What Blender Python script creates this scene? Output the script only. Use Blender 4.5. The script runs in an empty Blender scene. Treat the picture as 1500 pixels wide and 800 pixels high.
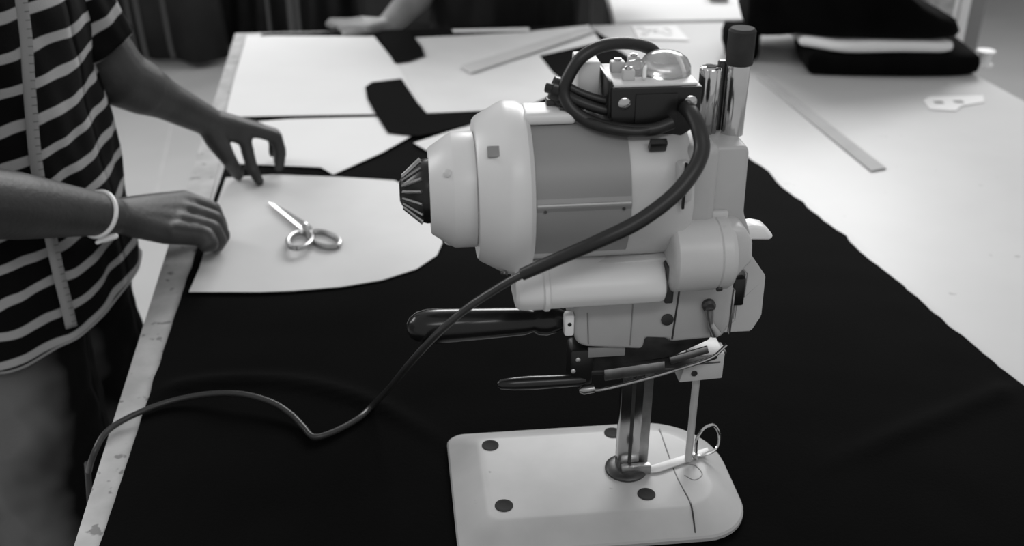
import bpy, bmesh, math, random
import numpy as np
from mathutils import Vector, Matrix, noise

# ------------------------------------------------------------------ camera, world, lights, exposure
SC = bpy.context.scene
COL = SC.collection
CAM_Z, PITCH, FPX = 1.54, math.radians(28.07), 1500.0
cam_d = bpy.data.cameras.new('camera'); cam_d.sensor_width = 36.0; cam_d.lens = 36.0
cam_d.clip_start = 0.02
cam = bpy.data.objects.new('camera', cam_d); COL.objects.link(cam)
cam.location = (0, 0, CAM_Z); cam.rotation_euler = (math.pi/2 - PITCH, 0, 0)
SC.camera = cam
cam_d.dof.use_dof = True; cam_d.dof.focus_distance = 0.95; cam_d.dof.aperture_fstop = 5.0

w = bpy.data.worlds.new('room_light'); SC.world = w; w.use_nodes = True
w.node_tree.nodes['Background'].inputs[0].default_value = (1, 1, 1, 1)
w.node_tree.nodes['Background'].inputs[1].default_value = 0.45

def area(name, loc, target, sx, sy, power):
    l = bpy.data.lights.new(name, 'AREA'); l.shape = 'RECTANGLE'; l.size = sx; l.size_y = sy; l.energy = power
    o = bpy.data.objects.new(name, l); COL.objects.link(o); o.location = loc
    o.rotation_euler = (Vector(target) - Vector(loc)).to_track_quat('-Z', 'Y').to_euler()
    return o
area('window_light_back', (0.8, 4.9, 2.9), (0.2, 1.6, 0.86), 3.0, 1.4, 140)
area('window_light_left', (-3.0, 2.6, 2.5), (0.0, 1.2, 0.86), 1.8, 1.4, 62)
area('overhead_area_light', (0.6, -0.9, 2.9), (0.1, 1.2, 0.9), 1.6, 0.3, 12)  # weak area lamp overhead, behind the camera

SC.view_settings.view_transform = 'Standard'; SC.view_settings.look = 'None'
SC.view_settings.gamma = 1.0; SC.view_settings.use_curve_mapping = False
SC.view_settings.exposure = 0.0

# ------------------------------------------------------------------ helpers
S_, C_ = math.sin(PITCH), math.cos(PITCH)
TZ = 0.86          # table top
CZ = 0.868         # top of the cloth layer
def ray(px, py):
    u = px-750.0; v = py-400.0
    return Vector((u, FPX*C_-v*S_, -(FPX*S_+v*C_)))
def g(px, py, z=TZ):                       # point of the photo on a level z
    d = ray(px, py); return Vector((0, 0, CAM_Z)) + d*((z-CAM_Z)/d.z)
def at(px, py, Y):                         # point of the photo at distance Y
    d = ray(px, py); return Vector((0, 0, CAM_Z)) + d*(Y/d.y)

def mat(name, col, rough=0.5, metal=0.0, var=0.06, vscale=12.0, bump=0.0, bscale=60.0, spec=0.5, trans=0.0, spots=None, ior=1.45, detail=4.0):
    m = bpy.data.materials.new(name); m.use_nodes = True; nt = m.node_tree; b = nt.nodes['Principled BSDF']
    b.inputs['Roughness'].default_value = rough; b.inputs['Metallic'].default_value = metal
    b.inputs['Specular IOR Level'].default_value = spec; b.inputs['IOR'].default_value = ior
    if trans: b.inputs['Transmission Weight'].default_value = trans
    tc = nt.nodes.new('ShaderNodeTexCoord')
    n = nt.nodes.new('ShaderNodeTexNoise'); n.inputs['Scale'].default_value = vscale; n.inputs['Detail'].default_value = detail
    nt.links.new(tc.outputs['Object'], n.inputs['Vector'])
    r = nt.nodes.new('ShaderNodeMapRange'); r.inputs[1].default_value = 0.3; r.inputs[2].default_value = 0.7
    r.inputs[3].default_value = 1-var; r.inputs[4].default_value = 1+var
    nt.links.new(n.outputs['Fac'], r.inputs[0])
    mx = nt.nodes.new('ShaderNodeVectorMath'); mx.operation = 'SCALE'; mx.inputs[0].default_value = (col, col, col)
    nt.links.new(r.outputs[0], mx.inputs['Scale'])
    out = mx.outputs[0]
    if spots:                              # small dark specks: (scale, threshold, colour)
        v = nt.nodes.new('ShaderNodeTexNoise'); v.inputs['Scale'].default_value = spots[0]; v.inputs['Detail'].default_value = 2
        nt.links.new(tc.outputs['Object'], v.inputs['Vector'])
        q = nt.nodes.new('ShaderNodeMapRange'); q.inputs[1].default_value = spots[1]; q.inputs[2].default_value = spots[1]+0.05
        nt.links.new(v.outputs['Fac'], q.inputs[0])
        k = nt.nodes.new('ShaderNodeMix'); k.data_type = 'RGBA'
        nt.links.new(q.outputs[0], k.inputs['Factor']); nt.links.new(out, k.inputs['A'])
        k.inputs['B'].default_value = (spots[2], spots[2], spots[2], 1); out = k.outputs['Result']
    nt.links.new(out, b.inputs['Base Color'])
    if bump:
        n2 = nt.nodes.new('ShaderNodeTexNoise'); n2.inputs['Scale'].default_value = bscale; n2.inputs['Detail'].default_value = 3
        nt.links.new(tc.outputs['Object'], n2.inputs['Vector'])
        bp = nt.nodes.new('ShaderNodeBump'); bp.inputs['Strength'].default_value = bump; bp.inputs['Distance'].default_value = 0.002
        nt.links.new(n2.outputs['Fac'], bp.inputs['Height']); nt.links.new(bp.outputs[0], b.inputs['Normal'])
    return m

M = dict(
    paint=mat('machine_paint', 0.52, 0.38, var=0.05, vscale=18, bump=0.05, bscale=220),
    paint_shaded=mat('shaded_machine_paint', 0.41, 0.42, var=0.07, vscale=16, bump=0.05, bscale=200),  # same machine paint, darkened for the housings on the shaded side
    paint_pale_lit=mat('pale_lit_machine_paint', 0.66, 0.36, var=0.04, vscale=14),  # same machine paint, lightened where light strikes it; pale plates too
    plate=mat('grey_name_plate', 0.235, 0.45, var=0.03),
    base=mat('base_plate_paint', 0.42, 0.42, var=0.09, vscale=16, spots=(55, 0.74, 0.2)),
    chrome=mat('chrome', 0.62, 0.16, 1.0, var=0.1, vscale=30),
    pale_steel=mat('pale_brushed_steel', 0.55, 0.55, 0.35, var=0.1, vscale=60),
    steel=mat('worn_steel', 0.42, 0.34, 1.0, var=0.25, vscale=60),
    dark_steel=mat('oily_dark_steel', 0.07, 0.35, 0.6, var=0.4, vscale=50),
    black=mat('black_plastic', 0.010, 0.28, var=0.2),
    bakelite=mat('black_bakelite', 0.008, 0.22, var=0.2),
    rubber=mat('black_cable_rubber', 0.014, 0.42, var=0.2),
    cord=mat('grey_black_cord', 0.035, 0.35, var=0.2),
    cap=mat('dull_dark_cap', 0.035, 0.75, var=0.3, vscale=40, spec=0.2),
    hole=mat('hole_shade', 0.006, 0.8),  # near-black, stands in for the shade inside holes and screw recesses
    white=mat('white_plastic', 0.85, 0.4),
    clear=mat('clear_plastic', 0.95, 0.16, trans=0.75, var=0.01, ior=1.4),
    table=mat('white_table_laminate', 0.56, 0.42, var=0.04, vscale=5, spots=(34, 0.72, 0.42)),
    edge=mat('worn_white_table_edge', 0.42, 0.55, var=0.16, vscale=26, spots=(60, 0.64, 0.2)),
    cloth=mat('black_fabric', 0.0016, 0.85, var=0.3, vscale=7, bump=0.15, bscale=300, spec=0.02),
    cloth2=mat('black_folded_fabric', 0.003, 0.9, var=0.4, vscale=9, bump=0.3, bscale=300, spec=0.02),
    paper=mat('white_pattern_paper', 0.71, 0.6, var=0.03, vscale=5, spec=0.3),
    card=mat('pattern_card', 0.64, 0.55, var=0.05, vscale=7, spec=0.3),
    rule=mat('translucent_ruler', 0.42, 0.75, var=0.06, spec=0.15),
    ink=mat('printed_ink', 0.16, 0.6, var=0.3),
    floor=mat('grey_floor', 0.40, 0.5, var=0.06, vscale=2),
    curtain=mat('dark_curtain', 0.014, 0.8, var=0.4, vscale=6),
    pipe=mat('dull_pipe', 0.07, 0.4, 0.3),
    skin=mat('dark_skin', 0.034, 0.5, var=0.22, vscale=22, bump=0.25, bscale=160),
    skin2=mat('lighter_skin', 0.24, 0.5, var=0.15, vscale=20, bump=0.2, bscale=160),
    hair=mat('black_hair', 0.01, 0.5),
    plain_black=mat('black_clothing', 0.004, 0.8, var=0.4, vscale=8, spec=0.2),
    wall=mat('plain_wall', 0.32, 0.7, var=0.04, vscale=2),
)
for _k in ('cloth', 'cloth2'):
    _b = M[_k].node_tree.nodes['Principled BSDF']; _b.inputs['Sheen Weight'].default_value = 0.025; _b.inputs['Sheen Roughness'].default_value = 0.45
# jeans: dark denim with faded thighs (wear with a shape of its own)
def jeans_mat():
    m = mat('dark_faded_denim', 0.02, 0.85, spec=0.1, bump=0.5, bscale=350); nt = m.node_tree; b = nt.nodes['Principled BSDF']
    tc = nt.nodes.new('ShaderNodeTexCoord'); sx = nt.nodes.new('ShaderNodeSeparateXYZ'); nt.links.new(tc.outputs['UV'], sx.inputs[0])
    n = nt.nodes.new('ShaderNodeTexNoise'); n.inputs['Scale'].default_value = 9; nt.links.new(tc.outputs['Object'], n.inputs['Vector'])
    a = nt.nodes.new('ShaderNodeMath'); a.operation = 'SUBTRACT'; nt.links.new(sx.outputs['X'], a.inputs[0]); a.inputs[1].default_value = 0.75
    ab = nt.nodes.new('ShaderNodeMath'); ab.operation = 'ABSOLUTE'; nt.links.new(a.outputs[0], ab.inputs[0])
    ad = nt.nodes.new('ShaderNodeMath'); ad.operation = 'MULTIPLY_ADD'; nt.links.new(n.outputs['Fac'], ad.inputs[0]); ad.inputs[1].default_value = 0.24; nt.links.new(ab.outputs[0], ad.inputs[2])
    mr = nt.nodes.new('ShaderNodeMapRange'); nt.links.new(ad.outputs[0], mr.inputs[0])
    mr.inputs[1].default_value = 0.15; mr.inputs[2].default_value = 0.27; mr.inputs[3].default_value = 0.15; mr.inputs[4].default_value = 0.004
    v = nt.nodes.new('ShaderNodeCombineXYZ')
    for k in 'XYZ': nt.links.new(mr.outputs[0], v.inputs[k])
    nt.links.new(v.outputs[0], b.inputs['Base Color']); return m
M['jeans'] = jeans_mat()
# shirt: pale bands around a black jersey, following the cloth (UV)
def stripe_mat():
    m = mat('striped_jersey', 0.01, 0.85, spec=0.1, bump=0.3, bscale=500); nt = m.node_tree; b = nt.nodes['Principled BSDF']
    tc = nt.nodes.new('ShaderNodeTexCoord'); sx = nt.nodes.new('ShaderNodeSeparateXYZ'); nt.links.new(tc.outputs['UV'], sx.inputs[0])
    n = nt.nodes.new('ShaderNodeTexNoise'); n.inputs['Scale'].default_value = 11; n.inputs['Detail'].default_value = 1; nt.links.new(tc.outputs['Object'], n.inputs['Vector'])
    ad = nt.nodes.new('ShaderNodeMath'); ad.operation = 'MULTIPLY_ADD'; nt.links.new(n.outputs['Fac'], ad.inputs[0]); ad.inputs[1].default_value = 0.022; nt.links.new(sx.outputs['Y'], ad.inputs[2])
    dv = nt.nodes.new('ShaderNodeMath'); dv.operation = 'DIVIDE'; nt.links.new(ad.outputs[0], dv.inputs[0]); dv.inputs[1].default_value = 0.0415
    fr = nt.nodes.new('ShaderNodeMath'); fr.operation = 'FRACT'; nt.links.new(dv.outputs[0], fr.inputs[0])
    a = nt.nodes.new('ShaderNodeMath'); a.operation = 'SUBTRACT'; nt.links.new(fr.outputs[0], a.inputs[0]); a.inputs[1].default_value = 0.5
    ab = nt.nodes.new('ShaderNodeMath'); ab.operation = 'ABSOLUTE'; nt.links.new(a.outputs[0], ab.inputs[0])
    mr = nt.nodes.new('ShaderNodeMapRange'); nt.links.new(ab.outputs[0], mr.inputs[0])
    mr.inputs[1].default_value = 0.13; mr.inputs[2].default_value = 0.17; mr.inputs[3].default_value = 0.34; mr.inputs[4].default_value = 0.004
    v = nt.nodes.new('ShaderNodeCombineXYZ')
    for k in 'XYZ': nt.links.new(mr.outputs[0], v.inputs[k])
    nt.links.new(v.outputs[0], b.inputs['Base Color']); return m
M['stripe'] = stripe_mat()
def tape_mat():
    m = mat('measuring_tape_vinyl', 0.5, 0.4); nt = m.node_tree; b = nt.nodes['Principled BSDF']
    tc = nt.nodes.new('ShaderNodeTexCoord'); sx = nt.nodes.new('ShaderNodeSeparateXYZ'); nt.links.new(tc.outputs['UV'], sx.inputs[0])
    dv = nt.nodes.new('ShaderNodeMath'); dv.operation = 'DIVIDE'; nt.links.new(sx.outputs['Y'], dv.inputs[0]); dv.inputs[1].default_value = 0.01
    fr = nt.nodes.new('ShaderNodeMath'); fr.operation = 'FRACT'; nt.links.new(dv.outputs[0], fr.inputs[0])
    l1 = nt.nodes.new('ShaderNodeMath'); l1.operation = 'LESS_THAN'; nt.links.new(fr.outputs[0], l1.inputs[0]); l1.inputs[1].default_value = 0.1
    l2 = nt.nodes.new('ShaderNodeMath'); l2.operation = 'LESS_THAN'; nt.links.new(sx.outputs['X'], l2.inputs[0]); l2.inputs[1].default_value = 0.4
    ml = nt.nodes.new('ShaderNodeMath'); ml.operation = 'MULTIPLY'; nt.links.new(l1.outputs[0], ml.inputs[0]); nt.links.new(l2.outputs[0], ml.inputs[1])
    mr = nt.nodes.new('ShaderNodeMapRange'); nt.links.new(ml.outputs[0], mr.inputs[0]); mr.inputs[3].default_value = 0.24; mr.inputs[4].default_value = 0.05
    v = nt.nodes.new('ShaderNodeCombineXYZ')
    for k in 'XYZ': nt.links.new(mr.outputs[0], v.inputs[k])
    nt.links.new(v.outputs[0], b.inputs['Base Color']); return m
M['tape'] = tape_mat()

def link(name, me, m, parent=None, smooth=True, angle=40):
    me.name = name
    o = bpy.data.objects.new(name, me); COL.objects.link(o)
    if m: me.materials.append(m)
    if smooth:
        me.polygons.foreach_set('use_smooth', [True]*len(me.polygons))
        me.set_sharp_from_angle(angle=math.radians(angle))
    if parent: o.parent = parent
    me.update()
    return o
def finish(name, bm, m, parent=None, smooth=True, angle=40):
    bmesh.ops.recalc_face_normals(bm, faces=bm.faces[:])
    me = bpy.data.meshes.new(name); bm.to_mesh(me); bm.free()
    return link(name, me, m, parent, smooth, angle)
def tag(o, label, cat, group=None):
    o['label'] = label; o['category'] = cat
    if group: o['group'] = group
    return o
def empty(name, loc, rz=0.0):
    o = bpy.data.objects.new(name, None); COL.objects.link(o); o.location = loc; o.rotation_euler = (0, 0, rz); o.empty_display_size = .02
    return o

def add_box(bm, c, s, bev=0.0, seg=2, rot=None):
    t = bmesh.new(); bmesh.ops.create_cube(t, size=1.0)
    for v in t.verts: v.co = Vector((v.co.x*s[0], v.co.y*s[1], v.co.z*s[2]))
    if bev: bmesh.ops.bevel(t, geom=t.edges[:], offset=bev, segments=seg, affect='EDGES', profile=0.5)
    for v in t.verts:
        p = v.co
        if rot is not None: p = rot @ p
        v.co = p + Vector(c)
    merge(bm, t)
def merge(bm, t):
    me = bpy.data.meshes.new('tmp'); t.to_mesh(me); t.free(); bm.from_mesh(me); bpy.data.meshes.remove(me)
def box(name, c, s, m, parent, bev=0.001, seg=2, rot=None):
    bm = bmesh.new(); add_box(bm, c, s, bev, seg, rot); return finish(name, bm, m, parent)
def add_prism(bm, pts, lo, hi, axis='Z', bev=0.0, seg=2):
    """polygon pts extruded lo..hi; axis Z: pts are xy, axis Y: pts are xz"""
    t = bmesh.new()
    f3 = (lambda p, h: (p[0], p[1], h)) if axis == 'Z' else (lambda p, h: (p[0], h, p[1]))
    a = [t.verts.new(f3(p, lo)) for p in pts]; b = [t.verts.new(f3(p, hi)) for p in pts]
    t.faces.new(a); t.faces.new(b[::-1]); n = len(pts)
    for i in range(n): t.faces.new((a[i], b[i], b[(i+1) % n], a[(i+1) % n]))
    bmesh.ops.recalc_face_normals(t, faces=t.faces[:])
    if bev: bmesh.ops.bevel(t, geom=t.edges[:], offset=bev, segments=seg, affect='EDGES', profile=0.5)
    merge(bm, t)
def prism(name, pts, lo, hi, m, parent, axis='Z', bev=0.001, seg=2):
    bm = bmesh.new(); add_prism(bm, pts, lo, hi, axis, bev, seg); return finish(name, bm, m, parent)
def add_lathe(bm, prof, origin=(0, 0, 0), d=(1, 0, 0), n=48, radf=None):
    """prof: (distance along d, radius)"""
    d = Vector(d).normalized(); o = Vector(origin)
    up = Vector((0, 0, 1)) if abs(d.z) < .9 else Vector((0, 1, 0))
    e1 = d.cross(up).normalized(); e2 = e1.cross(d).normalized()
    rings = []
    for (s, r) in prof:
        ring = []
        for k in range(n):
            a = 2*math.pi*k/n; rr = r*(radf(a, s) if radf else 1)
            ring.append(bm.verts.new(o + d*s + e1*(rr*math.cos(a)) + e2*(rr*math.sin(a))))
        rings.append(ring)
    for i in range(len(rings)-1):
        for k in range(n):
            bm.faces.new((rings[i][k], rings[i][(k+1) % n], rings[i+1][(k+1) % n], rings[i+1][k]))
    bm.faces.new(rings[0][::-1]); bm.faces.new(rings[-1])
def lathe(name, prof, origin, m, parent, d=(1, 0, 0), n=48, radf=None, angle=40):
    bm = bmesh.new(); add_lathe(bm, prof, origin, d, n, radf); return finish(name, bm, m, parent, angle=angle)
def spline(pts, per=8):
    P = [Vector(p) for p in pts]; out = []
    for i in range(len(P)-1):
        p0 = P[i-1] if i else P[0]*2-P[1]; p1, p2 = P[i], P[i+1]; p3 = P[i+2] if i+2 < len(P) else P[-1]*2-P[-2]
        for k in range(per):
            t = k/per
            out.append(0.5*((2*p1)+(p2-p0)*t+(2*p0-5*p1+4*p2-p3)*t*t+(3*p1-p0-3*p2+p3)*t**3))
    out.append(P[-1]); return out
def add_tube(bm, path, r, n=12, flat=1.0):
    rs = r if isinstance(r, (list, tuple)) else None
    N = len(path); prev = None; rings = []
    for i, p in enumerate(path):
        t = (path[min(i+1, N-1)]-path[max(i-1, 0)]).normalized()
        if prev is None:
            up = Vector((0, 0, 1)) if abs(t.z) < .9 else Vector((0, 1, 0)); e = t.cross(up).normalized()
        else: e = (prev - t*prev.dot(t)).normalized()
        prev = e; f = e.cross(t).normalized()
        if rs: x = i/(N-1)*(len(rs)-1); j = min(int(x), len(rs)-2); rr = rs[j]*(1-(x-j))+rs[j+1]*(x-j)
        else: rr = r
        rings.append([bm.verts.new(p + e*(rr*math.cos(2*math.pi*k/n)) + f*(rr*flat*math.sin(2*math.pi*k/n))) for k in range(n)])
    for i in range(N-1):
        for k in range(n): bm.faces.new((rings[i][k], rings[i][(k+1) % n], rings[i+1][(k+1) % n], rings[i+1][k]))
    bm.faces.new(rings[0][::-1]); bm.faces.new(rings[-1])
def tube(name, pts, r, m, parent, per=8, n=12, flat=1.0):
    bm = bmesh.new(); add_tube(bm, spline(pts, per) if per else [Vector(p) for p in pts], r, n, flat); return finish(name, bm, m, parent)

def voxel_body(name, chains, m, parent=None, voxel=0.004, smooth=6, extras=()):
    """chains: lists of (point, radius) tapered limbs, fused into ONE continuous surface; extras: ellipsoids (c, radii)"""
    bm = bmesh.new()
    for ch in chains:
        for (p, r) in ch:
            bmesh.ops.create_icosphere(bm, subdivisions=3, radius=r, matrix=Matrix.Translation(Vector(p)))
        for (p, r), (q, s) in zip(ch, ch[1:]):
            p, q = Vector(p), Vector(q); d = q-p; L = d.length
            if L < 1e-5: continue
            mt = Matrix.Translation((p+q)/2) @ d.to_track_quat('Z', 'Y').to_matrix().to_4x4()
            bmesh.ops.create_cone(bm, cap_ends=True, segments=20, radius1=r, radius2=s, depth=L, matrix=mt)
    for c, rr in extras:
        bmesh.ops.create_icosphere(bm, subdivisions=3, radius=1.0, matrix=Matrix.Translation(Vector(c)) @ Matrix.Diagonal((*rr, 1)))
    me = bpy.data.meshes.new(name); bm.to_mesh(me); bm.free()
    o = bpy.data.objects.new(name, me); COL.objects.link(o)
    rm = o.modifiers.new('r', 'REMESH'); rm.mode = 'VOXEL'; rm.voxel_size = voxel
    sm = o.modifiers.new('s', 'SMOOTH'); sm.iterations = smooth; sm.factor = 0.5
    dg = bpy.context.evaluated_depsgraph_get(); ev = bpy.data.meshes.new_from_object(o.evaluated_get(dg))
    bpy.data.objects.remove(o); bpy.data.meshes.remove(me)
    return link(name, ev, m, parent, angle=180)

# ------------------------------------------------------------------ the setting
def struct(o): o['kind'] = 'structure'; return o
struct(box('floor', (0.5, 2.5, -0.05), (11, 9, 0.1), M['floor'], None, bev=0))
def seam(p, q):
    p, q = Vector(p), Vector(q); c = (p+q)/2; d = q-p
    return box('tile_joint', (c.x, c.y, 0.0005), (d.length, 0.012, 0.001), M['rule'], bpy.data.objects['floor'], bev=0, rot=Matrix.Rotation(math.atan2(d.y, d.x), 3, 'Z'))
seam(g(252, 180, 0), g(228, 290, 0)); seam(g(345, 60, 0), g(180, 160, 0))
struct(box('wall_back', (0.5, 6.75, 1.4), (11, 0.1, 2.8), M['wall'], None, bev=0))
struct(box('wall_left', (-4.75, 2.5, 1.4), (0.1, 8.4, 2.8), M['wall'], None, bev=0))
for nm, x0, x1 in (('window_1', -1.0, 2.6),):
    t = empty(nm, (0, 6.68, 0)); t['kind'] = 'structure'
    for k in range(5): box('window_frame', (x0+(x1-x0)*k/4, 0, 2.0), (0.05, 0.05, 1.1), M['white'], t)
    for z in (1.45, 2.55): box('window_sill', ((x0+x1)/2, 0, z), (x1-x0, 0.08, 0.05), M['white'], t)

# dark hangings in the back left: folds of cloth from a rail down to the floor
def hanging(name, xa, xb, Y, z0, z1, label, seed, cat='curtain', group=None):
    random.seed(seed); n = 90; bm = bmesh.new(); ph = [random.uniform(0, 6) for _ in range(4)]
    cols = []
    for i in range(n+1):
        u = i/n; x = xa+(xb-xa)*u
        cols.append([bm.verts.new((x + .02*math.sin(z*3+ph[3]), Y + .05*math.sin(u*24+ph[0]) + .03*math.sin(u*55+ph[1]+z*.8) + .02*math.sin(z*2+ph[2]), z)) for z in [z0+(z1-z0)*k/8 for k in range(9)]])
    for i in range(n):
        for k in range(8): bm.faces.new((cols[i][k], cols[i+1][k], cols[i+1][k+1], cols[i][k+1]))
    o = finish(name, bm, M['curtain'], None, angle=180)
    md = o.modifiers.new('thick', 'SOLIDIFY'); md.thickness = 0.006
    tag(o, label, cat, group)
    return o
hanging('curtain', -3.6, -1.45, 5.15, 0.03, 2.4, 'dark curtain hanging in folds at the back above the grey floor corner', 3)
hanging('curtain', -2.0, -0.82, 5.5, 0.0, 2.4, 'black curtain behind the thick grey rack pole, beyond the far table edge', 5)
def rail():
    tag(tube('curtain_rail', [(-3.7, 5.3, 2.42), (1.15, 5.3, 2.42)], 0.015, M['pipe'], None, per=1), 'long thin pipe carrying the dark curtains', 'rail')
rail()
# cupboard with dark front, far behind the second worker
t = tag(empty('dark_cabinet', (0.32, 5.0, 0)), 'dark cabinet behind the second worker, its lower edge lit', 'cabinet')
box('body', (-.35, .3, 1.0), (1.45, .5, 1.6), M['curtain'], t, bev=.008)
for k in (-1, 1): box('door', (-.35+k*.35, .04, 1.0), (.68, .02, 1.5), M['black'], t, bev=.004)
for k in (-1, 1): box('leg', (-.35+k*.66, .3, .1), (.05, .4, .2), M['black'], t, bev=.004)
# two poles of a rack behind the far edge
for px, r, lab in ((431, .021, 'thick grey pole standing behind the far table edge'), (394, .006, 'thin pale rod beside the thick grey pole')):
    p = at(px, 30, 3.6)
    t = tag(empty('rack_pole', (p.x, 3.6, 0)), lab, 'pole')
    lathe('shaft', [(0, r), (2.3, r)], (0, 0, 0), M['pipe'], t, d=(0, 0, 1), n=20)
    lathe('foot', [(0, r*1.6), (.012, r*1.5), (.02, r)], (0, 0, 0), M['black'], t, d=(0, 0, 1), n=20)
# narrow pale streaks on the curtains, each put in as a thin rod
for px, Yq in ((190, 4.6), (203, 4.6), (242, 4.7)):
    a = at(px, 30, Yq); b_ = at(px+12, 85, Yq)
    o = tube('streak_rod', [(a.x-.02, Yq, a.z+1.0), (a.x, Yq, a.z), (b_.x, Yq, b_.z)], .009, M['pipe'], None, n=8)
    tag(o, {190: 'leftmost grey strap hanging before the dark curtain', 203: 'second grey strap from the left before the dark curtain', 242: 'single grey strap further right before the dark curtain'}[px], 'streak')

# cutting table
def table(name, quad, label, m_top, zt=TZ, th=.035):
    c = sum((Vector((*q, 0)) for q in quad), Vector())/4
    t = tag(empty(name, (c.x, c.y, 0)), label, 'table')
    loc = [(q[0]-c.x, q[1]-c.y) for q in quad]
    prism('tabletop', loc, zt-th, zt, m_top, t, bev=.003)
    for q in loc:
        p = Vector(q)*.93
        box('leg', (p.x, p.y, (zt-th)/2), (.05, .05, zt-th), M['pipe'], t, bev=.003)
    return t
TL = lambda y: -.694-.1555*(y-2.549)
TR = lambda y: 1.035-.1555*(y-2.17)
TBL = table('cutting_table', [(TL(.35), .35), (TR(.35), .35), (TR(2.70), 2.70), (TL(2.56), 2.56)], 'long white cutting table under the black cloth and the cutting machine', M['table'])
c0 = Vector((TBL.location.x, TBL.location.y))
prism('edge_strip', [(TL(.36)-.001-c0.x, .36-c0.y), (TL(.36)+.036-c0.x, .36-c0.y), (TL(2.55)+.05-c0.x, 2.55-c0.y), (TL(2.55)-.001-c0.x, 2.55-c0.y)], TZ-.03, TZ+.0012, M['edge'], TBL, bev=.001)['label'] = 'worn speckled strip along the table edge'
T2 = table('side_table', [(.27, 2.68), (1.15, 2.74), (1.15, 4.0), (.30, 4.0)], 'bright white table beyond the far edge of the cutting table', M['paper'])

# black cloth layer
def cloth():
    Lp = [(-.35, .42), (-.385, .729), (-.446, 1.216), (-.498, 1.648), (-.62, 2.53)]
    Rp = [(.727, .42), (.593, .981), (.419, 1.701), (.199, 2.615)]
    def ev(P, t):
        y0, y1 = P[0][1], P[-1][1]; y = y0+(y1-y0)*t
        for a, b in zip(P, P[1:]):
            if y <= b[1]+1e-9: k = (y-a[1])/(b[1]-a[1]); return Vector((a[0]+(b[0]-a[0])*k, y))
        return Vector(P[-1])
    NU, NV = 150, 210; V = []; F = []
    for j in range(NV+1):
        t = j/NV; a, b = ev(Lp, t), ev(Rp, t)
        a.x += .002*noise.noise(Vector((0, t*60, 0))); b.x += .009*noise.noise(Vector((5, t*26, 0)))+.004*noise.noise(Vector((5, t*90, 3)))
        for i in range(NU+1):
            u = i/NU; p = a.lerp(b, u); e = min(u*(1-u)*30, 1)
            # long soft creases, plus one raised fold sweeping past the machine
            n1 = noise.noise(Vector((p.x*3.2+p.y*1.5, p.y*2.0-p.x, 1.0))); n2 = noise.noise(Vector((p.x*9+3, p.y*15, 4.0)))
            h = .0016*abs(n1)+.0010*n2
            fy = .93+.25*p.x+.9*(p.x+.02)**2 if p.x > -.4 else 9
            h += .006*math.exp(-((p.y-(.86-.9*(p.x+.05)-2.2*(p.x+.1)**2 if p.x < .0 else 9))/.012)**2)
            h += .005*math.exp(-((p.y-(.80+.55*(p.x-.25)))/.014)**2)*max(0, min(1, (p.x-.30)*9))
            dm = max(0.0, 1-((p.x-.08)/.24)**4-((p.y-.80)/.2)**4)       # flat under the machine's base
            V.append((p.x, p.y, CZ-.0015+ (h*(1-.9*dm) - .0015*dm if dm > 0 else h)*e))
    top = len(V)
    idx = lambda i, j: j*(NU+1)+i
    for j in range(NV):
        for i in range(NU): F.append((idx(i, j), idx(i+1, j), idx(i+1, j+1), idx(i, j+1)))
    rim = [idx(i, 0) for i in range(NU+1)]+[idx(NU, j) for j in range(1, NV+1)]+[idx(i, NV) for i in range(NU-1, -1, -1)]+[idx(0, j) for j in range(NV-1, 0, -1)]
    for k in rim: V.append((V[k][0], V[k][1], TZ+.0013))
    n = len(rim)
    for k in range(n): F.append((rim[k], top+k, top+(k+1) % n, rim[(k+1) % n]))
    F.append(tuple(top+k for k in range(n))[::-1])
    me = bpy.data.meshes.new('black_cloth'); me.from_pydata(V, [], F)
    tag(link('black_cloth', me, M['cloth'], angle=60), 'wide layered black cloth spread over the white cutting table', 'fabric')
cloth()

# papers -------------------------------------------------------------
def sheet(name, pix, z, label, m, cat='paper', th=.0006, curl=.002, dens=14, seed=0, group=None):
    """flat sheet given by its outline on the table; a little warp, real thickness"""
    P = [g(x, y, z) for x, y in pix]
    bm = bmesh.new(); vs = [bm.verts.new((p.x, p.y, z)) for p in P]
    f = bm.faces.new(vs)
    if f.normal.z < 0: f.normal_flip()
    bmesh.ops.triangulate(bm, faces=bm.faces[:])
    for _ in range(4):
        ed = [e for e in bm.edges if e.calc_length() > .06]
        if ed: bmesh.ops.subdivide_edges(bm, edges=ed, cuts=1, use_grid_fill=False); bmesh.ops.triangulate(bm, faces=bm.faces[:])
    for v in bm.verts: v.co.z += curl*(.5+noise.noise(Vector((v.co.x*3+seed, v.co.y*3, seed))))
    r = bmesh.ops.extrude_face_region(bm, geom=bm.faces[:])
    for v in [q for q in r['geom'] if isinstance(q, bmesh.types.BMVert)]: v.co.z += th
    return tag(finish(name, bm, m, None, angle=30), label, cat, group)
P1 = CZ+.001
sheet('pattern_sheet', [(362, 53), (548, 54), (585, 100), (622, 166), (352, 172), (330, 171), (345, 110)], P1, 'large white paper sheet at the far left corner of the table', M['paper'], seed=1)
sheet('pattern_sheet', [(345, 182), (420, 176), (555, 172), (568, 193), (614, 194), (560, 225), (488, 257), (470, 246), (330, 240)], P1, 'white paper sheet with a pointed right end, behind the reaching hand', M['paper'], seed=2)
sheet('pattern_sheet', [(607, 56), (760, 48), (862, 38), (880, 62), (790, 82), (810, 108), (835, 128), (765, 160), (650, 165), (624, 166), (574, 95), (622, 84), (618, 72)], P1-.0006, 'large pale paper sheet between the far edge and the motor, ruler lying on it', M['card'], seed=3)
sheet('paper_offcut', [(606, 211), (640, 200), (700, 180), (700, 200), (650, 216), (625, 222)], P1, 'narrow pale paper offcut beside the motor fan cap', M['card'], seed=4)
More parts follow.
